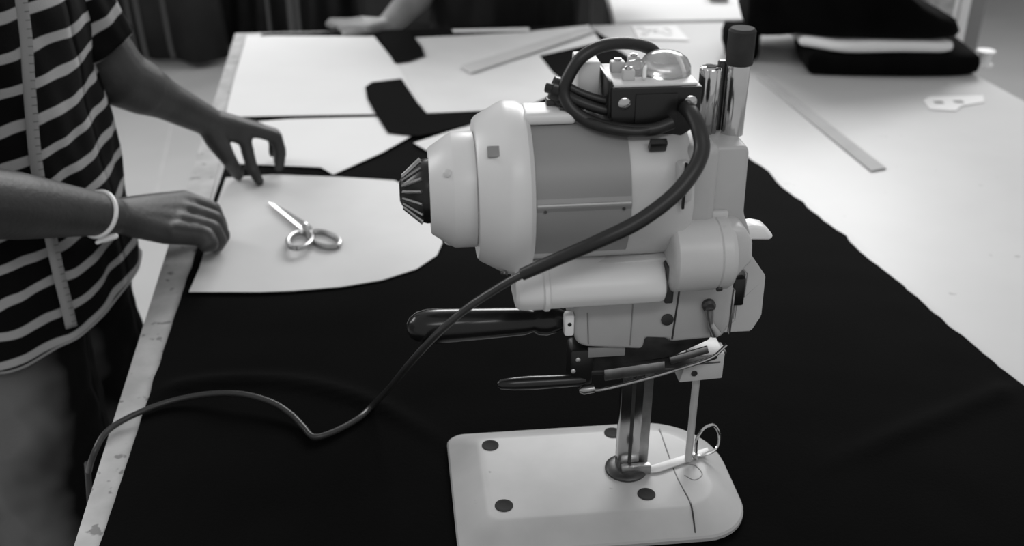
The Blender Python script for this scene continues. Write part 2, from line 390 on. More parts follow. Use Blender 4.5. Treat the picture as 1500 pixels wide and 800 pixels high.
sheet('pattern_card', [(331, 262), (400, 257), (500, 261), (578, 266), (606, 280), (630, 305), (645, 335), (648, 357), (640, 375), (610, 395), (560, 411), (500, 421), (430, 427), (380, 429), (277, 429), (292, 395), (303, 360), (318, 300)], P1, 'cream pattern card with a rounded end under the scissors', M['card'], cat='pattern', th=.0012, curl=.0015, seed=5)
# the black scrap lying over the papers
def scrap(pix, label, seed):
    return sheet('fabric_scrap', pix, P1+.0034, label, M['cloth'], cat='fabric scrap', th=.001, curl=.001, seed=seed)
scrap([(535, 128), (545, 121), (588, 116), (612, 152), (626, 168), (690, 165), (690, 182), (640, 195), (612, 200), (568, 195), (552, 170), (538, 145)], 'dark scrap of cloth with rounded end across the joint of two sheets', 7)
scrap([(555, 52), (600, 46), (618, 70), (622, 82), (600, 90), (578, 93)], 'small dark cloth scrap near the second worker\'s hand', 8)
# rulers
def ruler(name, quad, z, th, label, m):
    P = [g(x, y, z) for x, y in quad]; bm = bmesh.new(); add_prism(bm, [(p.x, p.y) for p in P], z, z+th, 'Z', .0004, 1)
    return tag(finish(name, bm, m), label, 'ruler')
r1 = ruler('long_ruler', [(674, 98), (858, 41), (872, 47), (690, 108)], P1+.004, .003, 'pale clear ruler on the sheet near the far edge', M['rule'])
r1.data.materials[0] = mat('clear_ruler_plastic', .6, .25, var=.05)
r2 = ruler('cloth_ruler', [(1106, 112), (1122, 112), (1298, 248), (1276, 252)], TZ+.0005, .003, 'long grey ruler lying on the bare white table', M['rule'])

# scissors on the pattern card ------------------------------------------
def scissors():
    z = P1+.004; piv = g(446, 335, z)
    t = tag(empty('scissors', piv), 'open steel scissors lying on the cream pattern card', 'scissors')
    def lp(px, py, dz=0): q = g(px, py, z)-piv; return Vector((q.x, q.y, dz))
    for k, (tip, ring_c, dz) in enumerate((((392, 297), (475, 352), .000), ((398, 302), (440, 357), .004))):
        a = lp(*tip, dz); c = lp(*ring_c, dz); d = (a.normalized()); nrm = Vector((-d.y, d.x, 0))
        bm = bmesh.new()
        pts = [a, -a*.05+nrm*.007, -a*.16+nrm*.004, -a*.16-nrm*.005, -a*.02-nrm*.007, a*.55-nrm*.005]
        add_prism(bm, [(p.x, p.y) for p in pts], dz, dz+.003, 'Z', .0006, 1)
        finish('blade', bm, M['chrome'], t)
        bm = bmesh.new()
        rx, ry = .021, .032
        ex_ = (c).normalized(); ey_ = Vector((-ex_.y, ex_.x, 0))
        path = [c + ex_*(ry*math.cos(q)) + ey_*(rx*.8*math.sin(q)) + Vector((0, 0, .002)) for q in [math.pi*2*j/32 for j in range(33)]]
        add_tube(bm, path, .0042, 8)
        add_tube(bm, [-a*.12+Vector((0, 0, .002)), (c-ex_*ry)], .0042, 8)
        finish('handle', bm, M['steel'], t)
    lathe('screw', [(0, .005), (.010, .005), (.011, .003)], (0, 0, -.001), M['chrome'], t, d=(0, 0, 1), n=16)
scissors()

# dark things at the far edge, small marks
tag(tube('thread_bundle', [g(383, 53, TZ+.01), g(400, 52, TZ+.01), g(430, 52, TZ+.01), g(480, 51, TZ+.01)], .006, M['cloth2'], None), 'dark rolled strip of cloth along the far left table edge', 'cloth strip')
sheet('paper_strip', [(662, 44), (775, 41), (776, 46), (664, 48)], CZ+.004, 'white paper strip at the table edge before the second worker', M['paper'], seed=9)
def label_card():
    t = sheet('label_card', [(1352, 148), (1362, 142), (1440, 140), (1442, 150), (1408, 156), (1400, 163), (1362, 161)], TZ+.0005, 'small white card with two dark marks on the right of the table', M['paper'], curl=.0008)
    for (px, py) in ((1375, 150), (1404, 149)):
        p = g(px, py, TZ+.002); box('printed_mark', (p.x, p.y, p.z+.0003), (.018, .014, .0008), M['ink'], t, bev=.0002)
label_card()
def scribble():
    t = sheet('marked_sheet', [(925, 38), (990, 38), (1010, 60), (935, 58)], TZ+.001, 'white sheet with faint writing behind the terminal box', M['paper'], curl=.001)
    random.seed(4)
    for (x0, y0, x1, y1) in ((932, 41, 950, 44), (950, 47, 962, 43), (958, 48, 985, 50), (940, 52, 948, 49), (972, 42, 984, 45)):
        a, b_ = g(x0, y0, TZ+.0032), g(x1, y1, TZ+.0032)
        tube('pencil_mark', [a, a.lerp(b_, .4)+Vector((0, .012, 0)), a.lerp(b_, .7)-Vector((0, .010, 0)), b_], .0016, M['ink'], t, n=6, flat=.3)
scribble()
tag(lathe('thread_spool', [(0, .02), (.004, .02), (.005, .014), (.03, .014), (.031, .02), (.035, .02)], g(1440, 96, TZ), M['white'], None, d=(0, 0, 1), n=24), 'small white spool behind the folded black fabric', 'spool')
tag(box('small_carton', g(1061, 12, TZ)+Vector((0, 0.1, .015)), (.05, .05, .03), M['rule'], None), 'little grey box on the far white table', 'box')
# leg of a stand behind the pile
t = tag(empty('steel_stand', (at(1388, 30, 3.0).x, 3.0, 0)), 'steel stand with two uprights behind the folded fabric', 'stand')
box('upright', (-.035, 0, .55), (.08, .05, 1.1), M['steel'], t, bev=.006); box('upright', (.035, 0, .55), (.03, .05, 1.1), M['white'], t, bev=.006)
box('upright', (.075, 0.01, .55), (.045, .05, 1.1), M['plate'], t, bev=.006); box('foot', (.03, 0, .01), (.2, .16, .02), M['steel'], t, bev=.004)

# folded fabric pile ------------------------------------------------------
def fabric_lump(name, outline, z0, z1, label, m, amp=.006, seed=0, rnd=.02, cat='fabric'):
    """closed, rounded, softly wrinkled slab over an outline (world xy); z0, z1 may be functions of x"""
    fz = lambda f, x, y: f(x, y) if callable(f) else f
    n = len(outline); c = sum((Vector(p) for p in outline), Vector((0, 0)))/n
    O = [p.xy for p in spline([Vector((*p, 0)) for p in outline+[outline[0]]], 8)][:-1]
    prof = [(0.0, 0.0), (.4, 0), (.75, 0), (.93, .02), (.985, .18), (1.0, .5), (.985, .82), (.94, .97), (.8, 1.0), (.6, 1.0), (.3, 1.0), (0, 1.0)]
    bm = bmesh.new(); rings = []
    for (k, h) in prof[1:-1]:
        ring = []
        for p in O:
            q = c+(p-c)*k; a, b = fz(z0, q.x, q.y), fz(z1, q.x, q.y); z = a+(b-a)*h
            nn = noise.noise(Vector((q.x*9+seed, q.y*9, z*22))); n2 = noise.noise(Vector((q.x*28+seed, q.y*20, z*70)))
            off = (amp*nn+amp*.4*n2)
            d = (q-c).normalized() if k > .5 else Vector((0, 0))
            ring.append(bm.verts.new((q.x+d.x*off, q.y+d.y*off, z+(off if h > .5 else 0)*(1 if k < .97 else 0))))
        rings.append(ring)
    for a, b in zip(rings, rings[1:]):
        for i in range(len(O)): bm.faces.new((a[i], a[(i+1) % len(O)], b[(i+1) % len(O)], b[i]))
    bm.faces.new(rings[0][::-1]); bm.faces.new(rings[-1])
    return tag(finish(name, bm, m, None, angle=80), label, cat)
fabric_lump('folded_fabric', [(.65, 2.20), (.8, 2.185), (1.0, 2.19), (1.035, 2.25), (1.02, 2.5), (.8, 2.55), (.70, 2.5), (.665, 2.35)], TZ+.0005, TZ+.048, 'lower roll of folded black fabric on the right of the table', M['cloth2'], amp=.004, seed=1)
fabric_lump('folded_lining', [(.64, 2.25), (.72, 2.195), (.85, 2.20), (.955, 2.20), (.96, 2.26), (.94, 2.45), (.66, 2.45)], TZ+.052, TZ+.076, 'white folded cloth squeezed between the two black fabric folds', M['paper'], amp=.003, seed=2)
fabric_lump('folded_fabric', [(.535, 2.32), (.64, 2.235), (.80, 2.20), (.97, 2.22), (.99, 2.40), (.95, 2.64), (.66, 2.64), (.56, 2.56)], lambda x, y: TZ+.078-max(0, .64-x)*.30, lambda x, y: TZ+.10+max(0, .16*min(1, (.99-x)/.34)), 'upper heap of folded black fabric on top of the white fold', M['cloth2'], amp=.012, seed=3)
fabric_lump('hanging_fold', [(.505, 2.32), (.545, 2.30), (.572, 2.33), (.578, 2.42), (.54, 2.46), (.50, 2.40)], TZ+.0005, TZ+.066, 'black fabric end drooping onto the table behind the chrome pillars', M['cloth2'], amp=.01, seed=4)

# ------------------------------------------------------------------ the straight knife cutting machine
BASE = Vector((.116, .816, CZ-.003+.0005)); ROT = math.radians(6)
MC = tag(empty('cutting_machine', BASE, ROT), 'pale grey electric straight knife fabric cutting machine on the black cloth', 'machine')
def P(n, o): return o
# base plate: flat top with sloping border, rounded nose at the right
out = []
def arc(cx, cy, rx, ry, a0, a1, n):
    return [(cx+rx*math.cos(math.radians(a0+(a1-a0)*i/n)), cy+ry*math.sin(math.radians(a0+(a1-a0)*i/n))) for i in range(n+1)]
out += arc(.030, .015, .075, .075, 90, 0, 10)
out += arc(.058, -.045, .047, .048, 0, -90, 8)
out += arc(-.158, -.077, .018, .016, -90, -180, 6)
out += arc(-.160, .074, .018, .016, 180, 90, 6)
def inset(pts, d):
    n = len(pts); r = []
    for i, p in enumerate(pts):
        a, b = Vector(pts[i-1]), Vector(pts[(i+1) % n]); t = (b-a).normalized(); r.append((p[0]+t.y*d, p[1]-t.x*d))
    return r
def base_plate():
    bm = bmesh.new(); cx = Vector((-.03, 0)); rings = []
    for k, z in ((0, .0), (0, .0035), (.0015, .0055), (.0145, .0115), (.0275, .0172), (.031, .0178)):
        rg = inset(out, k) if k < .016 else [((p[0]-cx.x)*(1-k/.105)+cx.x, (p[1])*(1-k/.092)) for p in out]
        if k: rg = [((p[0]-cx.x)*(1-k/.140)+cx.x, p[1]*(1-k/.091)) for p in out]
        rings.append([bm.verts.new((p[0], p[1], z)) for p in rg])
    n = len(out)
    for a, b in zip(rings, rings[1:]):
        for i in range(n): bm.faces.new((a[i], a[(i+1) % n], b[(i+1) % n], b[i]))
    bm.faces.new(rings[0]); bm.faces.new(rings[-1])
    return finish('base_plate', bm, M['base'], MC, angle=25)
bp = base_plate()
BT = .0178
for (x, y) in ((-.134, .050), (-.129, -.044), (.010, -.042), (-.004, .058)):
    s = lathe('countersunk_screw', [(-.002, .0088), (.0006, .0088), (.0008, .0066), (.0005, .0058), (.0006, .001)], (x, y, BT), M['hole'], bp, d=(0, 0, 1), n=24)  # whole screw in the dark recess colour
tube('plate_seam', [(.047, .060, BT-.0003), (.046, .02, BT-.0002), (.046, -.02, BT-.0003), (.049, -.052, BT), (.049, -.064, .0176), (.048, -.078, .0119), (.047, -.088, .0066)], .0008, M['dark_steel'], bp, n=6)
tube('cord_mark', [(.055, .0, BT), (.068, -.004, BT), (.072, -.018, BT), (.062, -.026, BT), (.054, -.018, BT)], .0006, M['plate'], bp, n=6)
# standard and knife
st = prism('standard', [(-.012, -.006), (.010, -.006), (.010, .006), (-.012, .006)], BT-.001, .17, M['chrome'], MC, bev=.0012)
for y in (-.0062,):
    box('guide_groove', (.0, y, .09), (.0035, .0006, .14), M['dark_steel'], st, bev=0)
prism('knife', [(.0105, -.0009), (.020, -.0003), (.020, .0003), (.0105, .0009)], .016, .17, M['steel'], MC, bev=0)
lathe('foot_collar', [(0, .021), (.003, .021), (.005, .019), (.006, .012)], (-.002, -.002, BT-.0008), M['dark_steel'], MC, d=(0, 0, 1), n=32)
box('foot_clamp', (.006, -.010, BT+.006), (.030, .008, .010), M['steel'], MC, bev=.0015)
# presser foot
lathe('presser_rod', [(0, .0036), (.110, .0036)], (.062, 0, .022), M['pale_steel'], MC, d=(0, 0, 1), n=20)
pf = prism('presser_foot', [(.004, -.014), (.03, -.012), (.066, .002), (.088, .015), (.088, .021), (.055, .009), (.02, -.003), (.004, -.006)], BT+.0006, BT+.0022, M['pale_steel'], MC, bev=.0004)
tube('wire_guard', [(.062, .0, .034), (.066, .004, .024), (.078, .008, .020), (.094, .012, .024), (.098, .018, .036), (.092, .020, .048), (.080, .014, .050), (.071, .006, .044), (.070, .003, .032), (.071, .002, .021)], .0017, M['chrome'], pf, n=8)
# foot block under the housing
fb = prism('rod_guide_block', [(.040, .128), (.082, .130), (.082, .158), (.047, .158)], -.016, .016, M['paint'], MC, axis='Y', bev=.0015)
lathe('bolt', [(0, .003), (.0012, .003), (.0013, .001)], (.054, -.016, .138), M['dark_steel'], fb, d=(0, -1, 0), n=12)
tube('groove', [(.055, -.0162, .148), (.078, -.0162, .149)], .0008, M['dark_steel'], fb, per=1, n=6)
# lower housing
lh = MC
prism('lower_housing', [(-.062, .190), (-.054, .186), (-.002, .180), (.000, .192), (.020, .190), (.022, .186), (.070, .188), (.076, .20), (.076, .262), (-.064, .262), (-.066, .20)], -.036, .036, M['paint_shaded'], MC, axis='Y', bev=.004, seg=3)
lathe('housing_screw', [(0, .0056), (.0016, .0056), (.002, .003)], (.018, -.036, .211), M['dark_steel'], MC, d=(0, -1, 0), n=20)
tube('housing_seam', [(-.014, -.0362, .236), (-.014, -.0362, .186)], .0006, M['plate'], MC, per=1, n=6)
tube('housing_seam', [(.027, -.0362, .245), (.024, -.0362, .190)], .0009, M['dark_steel'], MC, per=1, n=6)
tube('housing_seam', [(-.054, -.0362, .222), (-.052, -.0362, .19)], .0006, M['plate'], MC, per=1, n=6)
bt = box('stop_tab', (-.070, -.034, .211), (.009, .010, .022), M['white'], MC, bev=.0025)
lathe('tab_hole', [(0, .0018), (.0006, .0018)], (-.070, -.0392, .213), M['hole'], bt, d=(0, -1, 0), n=12)
lathe('latch_knob', [(0, .006), (.004, .006), (.006, .004)], (.054, -.036, .224), M['dark_steel'], MC, d=(0, -1, 0), n=20)
tube('latch_lever', [(.054, -.041, .222), (.056, -.042, .208), (.062, -.041, .196)], [.004, .003, .005], M['steel'], MC, n=10)
# dark sharpener assembly below the housing
prism('sharpener_plate', [(-.050, .150), (.030, .160), (.064, .176), (.068, .188), (-.052, .188)], -.020, .020, M['dark_steel'], MC, axis='Y', bev=.002)
prism('sharpener_bracket', [(-.050, -.030), (.03, -.033), (.085, -.012), (.085, .006), (-.045, .02)], .152, .157, M['dark_steel'], MC, bev=.001)
tube('trip_wire', [(-.046, -.030, .1385), (-.038, -.032, .137), (0, -.033, .146), (.030, -.034, .155), (.062, -.033, .165), (.078, -.028, .175)], .0016, M['steel'], MC, n=8)
box('strip_link', (-.008, -.034, .157), (.056, .002, .012), M['steel'], MC, bev=.0006, rot=Matrix.Rotation(-.10, 3, 'Y'))
box('strip_link', (.042, -.033, .170), (.036, .002, .008), M['steel'], MC, bev=.0006, rot=Matrix.Rotation(-.28, 3, 'Y'))
box('strip_link', (-.034, -.03, .177), (.034, .003, .010), M['plate'], MC, bev=.0008)
lathe('oil_nipple', [(0, .004), (.010, .0045), (.014, .002)], (-.044, -.031, .138), M['steel'], MC, d=(-1, 0, -.1), n=16)
for (x, z) in ((-.060, .170), (-.064, .158)):
    lathe('set_screw', [(0, .0022), (.002, .0022), (.0025, .001)], (x, -.030, z), M['steel'], MC, d=(0, -1, .3), n=12)
box('lever_hub', (-.056, -.018, .160), (.022, .026, .040), M['black'], MC, bev=.004)
lathe('sharpener_lever', [(0, .004), (.006, .0055), (.05, .0065), (.066, .006), (.078, .0045), (.081, .002)], (-.052, -.028, .146), M['black'], MC, d=(-1, -.02, .02), n=20)
# black grip handle
hd = lathe('grip_handle', [(0, .004), (.003, .009), (.009, .0135), (.018, .0155), (.03, .0155), (.06, .0145), (.104, .0125), (.112, .0100), (.116, .013), (.124, .014), (.132, .012), (.140, .008), (.160, .007)], (-.212, -.02, .207), M['bakelite'], MC, d=(1, 0, 0), n=40, radf=lambda a, s: 1.0, angle=60)
# motor ------------------------------------------------------------------
MZ = .3285
fan = lathe('fan_cap', [(-.212, .008), (-.210, .012), (-.194, .0262), (-.190, .0275), (-.184, .0275)], (0, 0, MZ), M['black'], MC, n=60)
bm = bmesh.new()
for k in range(16):
    a = 2*math.pi*k/16
    e = Vector((0, math.cos(a), math.sin(a)))
    add_tube(bm, [Vector((-.209, 0, MZ))+e*.0135, Vector((-.1935, 0, MZ))+e*.0272], .0015, 6)
rb = finish('fan_rib', bm, M['steel'], fan); rb['kind'] = 'stuff'
ec = lathe('end_cover', [(-.187, .026), (-.187, .0355), (-.186, .0370), (-.1685, .0485), (-.167, .0492), (-.1495, .0492), (-.1485, .0480)], (0, 0, MZ), M['paint_pale_lit'], MC, n=64, angle=30)
for a in (-100, 20, 140):
    e = Vector((0, math.cos(math.radians(a)), math.sin(math.radians(a))))
    lathe('cover_screw', [(0, .0035), (.002, .0035), (.0028, .002)], Vector((-.172, 0, MZ))+e*.0455, M['paint'], ec, d=e+Vector((-.4, 0, 0)), n=14)
mr = lathe('motor_bell', [(-.1485, .048), (-.1485, .0590), (-.1465, .0615), (-.126, .0728), (-.122, .0738), (-.113, .0738), (-.108, .0715), (-.104, .0660)], (0, 0, MZ), M['paint_pale_lit'], MC, n=72, angle=28)
e = Vector((0, math.cos(math.radians(140)), math.sin(math.radians(140))))
def on_motor(x, deg, r):        # deg: elevation above the horizontal on the camera side
    a = math.radians(deg); return Vector((x, -math.cos(a)*r, MZ+math.sin(a)*r))
p = on_motor(-.134, 48, .0682)
box('vent_slot', p, (.014, .010, .003), M['plate'], mr, bev=.001, rot=Matrix.Rotation(math.radians(48-90), 3, 'X').inverted() if False else Matrix.Rotation(math.radians(90-48), 3, 'X'))
p = on_motor(-.128, -50, .0735)
lathe('bell_screw', [(0, .003), (.002, .003)], p, M['dark_steel'], mr, d=(-.3, -.6, -.7), n=12)
mb = lathe('motor_body', [(-.108, .0640), (-.104, .0622), (.0, .0622), (.012, .0618), (.020, .0600), (.027, .0540), (.030, .045)], (0, 0, MZ), M['paint'], MC, n=72, angle=30)
# the housing tail between motor and column
prism('motor_neck', [(.02, .278), (.05, .270), (.05, .376), (.02, .374)], -.044, .044, M['paint_shaded'], MC, axis='Y', bev=.008, seg=3)
# curved grey name plate, wrapped from the crown to below the middle, with a crease
def wrap_plate():
    bm = bmesh.new(); rings = []
    N = 44
    for i in range(N+1):
        dg = 104-(104+38)*i/N; r = .0634
        if abs(dg-9) < 2.2: r = .0648
        rings.append([bm.verts.new(on_motor(x, dg, r)) for x in (-.1035, -.102, -.028, -.0265)]+[bm.verts.new(on_motor(x, dg, .0618)) for x in (-.0265, -.1035)])
    for a, b in zip(rings, rings[1:]):
        for k in range(6): bm.faces.new((a[k], a[(k+1) % 6], b[(k+1) % 6], b[k]))
    bm.faces.new(rings[0]); bm.faces.new(rings[-1][::-1])
    return finish('name_plate', bm, M['plate'], MC, angle=12)
npl = wrap_plate()
tube('crease_highlight', [on_motor(-.103, 9, .0642), on_motor(-.027, 9, .0642)], .0012, M['paint'], npl, per=1, n=8)  # pale strip painting the highlight along the plate's bend
for x in (-.0965, -.033):
    lathe('rivet', [(0, .0014), (.001, .0014)], on_motor(x, 4.5, .0634), M['dark_steel'], npl, d=(0, -1, .1), n=10)
# rolled lug at the crown and the dark clip on it
box('crown_lug', (-.088, -.004, MZ+.0665), (.044, .034, .010), M['paint_pale_lit'], MC, bev=.004, seg=3)
box('lug_clip', (-.080, .004, MZ+.0735), (.016, .010, .006), M['dark_steel'], MC, bev=.001)
box('lug_clip', (-.074, -.010, MZ+.0725), (.010, .006, .003), M['dark_steel'], MC, bev=.0006)
# dark switch and slot on the housing
box('switch', (-.004, -.045, .3795), (.014, .006, .010), M['black'], MC, bev=.001, rot=Matrix.Rotation(.5, 3, 'X'))
box('switch_lever', (.0145, -.066, .352), (.0025, .003, .040), M['black'], MC, bev=.0008)
box('lever_boss', (.016, -.055, .352), (.012, .022, .030), M['paint'], MC, bev=.003)
# column
prism('column', [(.030, .255), (.068, .232), (.086, .262), (.086, .290), (.078, .310), (.0765, .366), (.074, .371), (.034, .371), (.030, .366)], -.034, .036, M['paint_shaded'], MC, axis='Y', bev=.003, seg=3)
tube('column_ridge', [(.040, -.0345, .318), (.041, -.0345, .303), (.041, -.0345, .303), (.055, -.0345, .303)], .0014, M['plate'], MC, per=1, n=8)
box('column_step', (.052, -.036, .309), (.022, .006, .012), M['paint'], MC, bev=.002)
lathe('boss_screw', [(0, .0042), (.003, .0042), (.004, .002)], (.041, -.0345, .291), M['plate'], MC, d=(0, -1, 0), n=16)
# gear drum in front of the column
dr = lathe('gear_drum', [(-.004, .024), (-.003, .0275), (-.0015, .0300), (.0005, .0315), (.036, .0315), (.037, .0306), (.038, .0315), (.046, .0315), (.050, .029)], (.014, -.044, .2795), M['paint'], MC, n=56, angle=30)
lathe('drum_screw', [(0, .0028), (.002, .0028)], (.052, -.066, .257), M['dark_steel'], dr, d=(0, -1, -.8), n=12)
prism('drum_web', [(.050, .254), (.060, .250), (.082, .276), (.080, .296), (.072, .308), (.050, .310)], -.058, -.030, M['paint'], MC, axis='Y', bev=.004)
# oil tank / gear cover below the motor
def tank():
    n = 15; pts = []
    cy, cz = -.040, .2430
    prof = [(-.020, .276), (-.050, .274), (-.062, .266), (-.067, .256), (-.065, .247), (-.057, .241), (-.02, .239)]
    bm = bmesh.new(); rings = []
    for x, k in ((-.1195, .90), (-.117, .97), (-.112, 1.0), (-.097, 1.0), (-.0955, 1.05), (-.092, 1.05), (-.0905, .99), (-.02, .97), (.003, .96), (.007, .92), (.009, .84)):
        sp = spline([Vector((0, p[0], p[1])) for p in prof], 4)
        rings.append([bm.verts.new((x, -.02+(q.y+.02)*k, .257+(q.z-.257)*k)) for q in sp])
    m_ = len(rings[0])
    for a, b in zip(rings, rings[1:]):
        for i in range(m_): bm.faces.new((a[i], b[i], b[(i+1) % m_], a[(i+1) % m_]))
    bm.faces.new(rings[0]); bm.faces.new(rings[-1][::-1])
    return finish('gear_cover', bm, M['paint_pale_lit'], MC, angle=35)
tank()
box('cover_gasket', (.012, -.040, .257), (.008, .036, .036), M['dark_steel'], MC, bev=.002)
prism('motor_saddle', [(-.100, .258), (.02, .258), (.02, .278), (-.100, .272)], -.045, .04, M['paint'], MC, axis='Y', bev=.003)
# open frame guard at the right
def guard():
    o_ = [(.070, .266), (.088, .270), (.096, .260), (.113, .236), (.114, .194), (.106, .178), (.072, .178)]
    i_ = [(.072, .246), (.088, .247), (.0945, .240), (.0945, .212), (.088, .210), (.088, .190), (.072, .188)]
    bm = bmesh.new(); lo, hi = -.012, .012
    V = [[bm.verts.new((p[0], h, p[1])) for p in pl] for h in (lo, hi) for pl in (o_, i_)]
    n = len(o_)
    for i in range(n-1):
        j = i+1
        bm.faces.new((V[0][i], V[0][j], V[1][j], V[1][i])); bm.faces.new((V[2][i], V[3][i], V[3][j], V[2][j]))
        bm.faces.new((V[0][i], V[2][i], V[2][j], V[0][j])); bm.faces.new((V[1][i], V[1][j], V[3][j], V[3][i]))
    for i in (0, n-1): bm.faces.new((V[0][i], V[1][i], V[3][i], V[2][i]))
    bmesh.ops.recalc_face_normals(bm, faces=bm.faces[:])
    bmesh.ops.bevel(bm, geom=[e for e in bm.edges if e.calc_length() > .008], offset=.0012, segments=2, affect='EDGES')
    return finish('side_guard', bm, M['paint'], MC)
guard()
box('guard_opening_shade', (.0885, -.010, .222), (.012, .010, .028), M['black'], MC, bev=.002)  # black box stands in for the shaded opening of the guard
box('guard_edge', (.0780, -.030, .212), (.0016, .006, .046), M['steel'], MC, bev=.0006)
prism('release_paddle', [(.086, .270), (.088, .281), (.100, .2835), (.110, .281), (.119, .272), (.116, .268)], -.004, .014, M['white'], MC, axis='Y', bev=.0025, seg=3)
# chrome pillars
p1 = lathe('guide_pillar', [(0, .0095), (.064, .0095), (.066, .0085)], (.071, .0, .370), M['chrome'], MC, d=(0, 0, 1), n=32)
lathe('pillar_cap', [(0, .0100), (.001, .0112), (.028, .0112), (.030, .0095)], (.071, 0, .430), M['cap'], p1, d=(0, 0, 1), n=32)
p2 = lathe('fluted_pillar', [(0, .0092), (.056, .0092), (.0575, .008)], (.049, .004, .370), M['chrome'], MC, d=(0, 0, 1), n=48, radf=lambda a, s: 1-.16*max(0, math.cos(a*6))**3, angle=180)
lathe('bore', [(0, .0045), (.0006, .0045)], (.049, .004, .4274), M['hole'], p2, d=(0, 0, 1), n=20)
lathe('stub_pin', [(0, .004), (.06, .004), (.061, .003)], (.060, .009, .370), M['dark_steel'], MC, d=(0, 0, 1), n=16)
# terminal box -------------------------------------------------------------
tb = prism('terminal_box', [(-.041, .422), (.033, .422), (.033, .398), (.026, .385), (.016, .379), (-.028, .379), (-.036, .385), (-.040, .398)], -.030, .036, M['black'], MC, axis='Y', bev=.0015)
for x in (-.030, .024):
    lathe('panel_screw', [(0, .0052), (.0012, .0050), (.0022, .0035)], (x, -.030, .410), M['chrome'], tb, d=(0, -1, 0), n=20)
box('front_panel', (-.004, -.0312, .4025), (.034, .0014, .030), M['black'], tb, bev=.0005)
box('inner_plate', (-.004, .004, .4225), (.068, .060, .0025), M['paint_pale_lit'], tb, bev=.0005)
for (x, y, s) in ((-.028, .012, .012), (-.024, -.012, .010), (-.012, .024, .010), (.020, .02, .012)):
    q = box('terminal', (x, y, .428), (s, s*.8, .009), M['paint'], tb, bev=.0015)
    lathe('screw_head', [(0, .003), (.002, .003), (.0025, .0015)], (x, y, .4325), M['chrome'], q, d=(0, 0, 1), n=12)
lathe('clear_dome', [(0, .0215), (.006, .0210), (.012, .0180), (.016, .012), (.018, .004)], (.010, .004, .4240), M['clear'], tb, d=(0, 0, 1), n=40, angle=180)
lathe('clear_cap', [(0, .0115), (.006, .0108), (.010, .007), (.011, .002)], (-.014, .004, .4240), M['clear'], tb, d=(0, 0, 1), n=32, angle=180)
tube('wire_end', [(-.012, -.018, .426), (-.010, -.010, .432), (-.006, .004, .430), (-.009, .020, .428)], .0016, M['white'], tb, n=8)
tube('wire_end', [(.002, .022, .426), (.010, .018, .434), (.018, .010, .430), (.022, -.006, .426)], .0014, M['white'], tb, n=8)
box('box_bracket', (-.053, .020, .4155), (.018, .034, .038), M['paint_pale_lit'], MC, bev=.0015)
box('bracket_wall', (-.0405, .003, .412), (.003, .060, .030), M['black'], MC, bev=.0006)
# cables
def mp(px, py, Y):              # point on the machine's own plane y = Y, given in the photo
    ex = Vector((math.cos(ROT), math.sin(ROT), 0)); ey = Vector((-math.sin(ROT), math.cos(ROT), 0))
    d = ray(px, py); o = Vector((0, 0, CAM_Z))-BASE; t_ = (Y-o.dot(ey))/d.dot(ey); q = o+d*t_
    return Vector((q.dot(ex), Y, q.z))
tube('cable_loop', [mp(962, 92, .030), mp(962, 80, .030), mp(945, 68, .022), mp(915, 63, .010), mp(880, 68, 0), mp(852, 84, -.006), mp(835, 108, -.008), mp(826, 134, -.010), mp(838, 160, -.016), mp(870, 180, -.024), mp(915, 190, -.034), mp(955, 190, -.038), mp(985, 180, -.036)], .0052, M['rubber'], MC, n=14)
tube('cable_loop', [mp(800, 128, .0), mp(822, 134, -.006), mp(846, 148, -.014), mp(880, 160, -.018), mp(915, 166, -.020)], .0042, M['rubber'], MC, n=12)
tube('cable_loop', [mp(808, 132, .004), mp(822, 152, -.004), mp(848, 172, -.018), mp(884, 186, -.034), mp(930, 193, -.040), mp(962, 188, -.038)], .0038, M['rubber'], MC, n=12)
tube('cable_loop', [mp(824, 122, -.004), mp(850, 136, -.008), mp(880, 146, -.012), mp(905, 150, -.016)], .0036, M['rubber'], MC, n=12)
lathe('cable_tie', [(0, .0095), (.006, .0100), (.012, .0090)], mp(808, 128, -.002), M['black'], MC, d=(1, -.1, -.35), n=20)
tube('power_cord_sleeve', [mp(1005, 158, -.033), mp(1014, 168, -.048), mp(1024, 190, -.062), mp(1028, 220, -.074), mp(1015, 252, -.086), mp(985, 288, -.096), mp(935, 325, -.104), mp(880, 352, -.108), mp(820, 378, -.104), mp(765, 402, -.096)], [.0064, .0064, .0064, .0062, .006, .0055, .0050], M['rubber'], MC, n=16)
inv = Matrix.Rotation(-ROT, 3, 'Z')
wl = lambda v: inv @ (Vector(v)-BASE)
CR = .0033
tube('power_cord', [mp(820, 378, -.104), mp(765, 402, -.096), mp(720, 428, -.085)] + [wl(q) for q in (at(680, 455, .722), at(640, 490, .735), at(600, 533, .79), at(572, 567, .875), g(548, 592, CZ+.008), g(525, 613, CZ+CR), g(490, 632, CZ+CR), g(460, 640, CZ+CR), g(444, 625, CZ+CR), g(425, 606, CZ+.006), g(395, 588, CZ+.010), g(350, 577, CZ+.012), g(300, 578, CZ+.008), g(250, 588, CZ+CR+.001), g(205, 604, CZ+CR), g(170, 622, TZ+.008), g(150, 640, TZ+.006))] + [wl(Vector((q.x, q.y, z))) for q, z in ((g(136, 662, TZ), TZ-.004), (g(129, 684, TZ-.03), TZ-.035), (g(128, 705, TZ-.07), TZ-.08))] + [wl((-.47, .80, .5)), wl((-.5, .85, .12)), wl((-.6, .95, .006))], CR, M['cord'], MC, n=12)

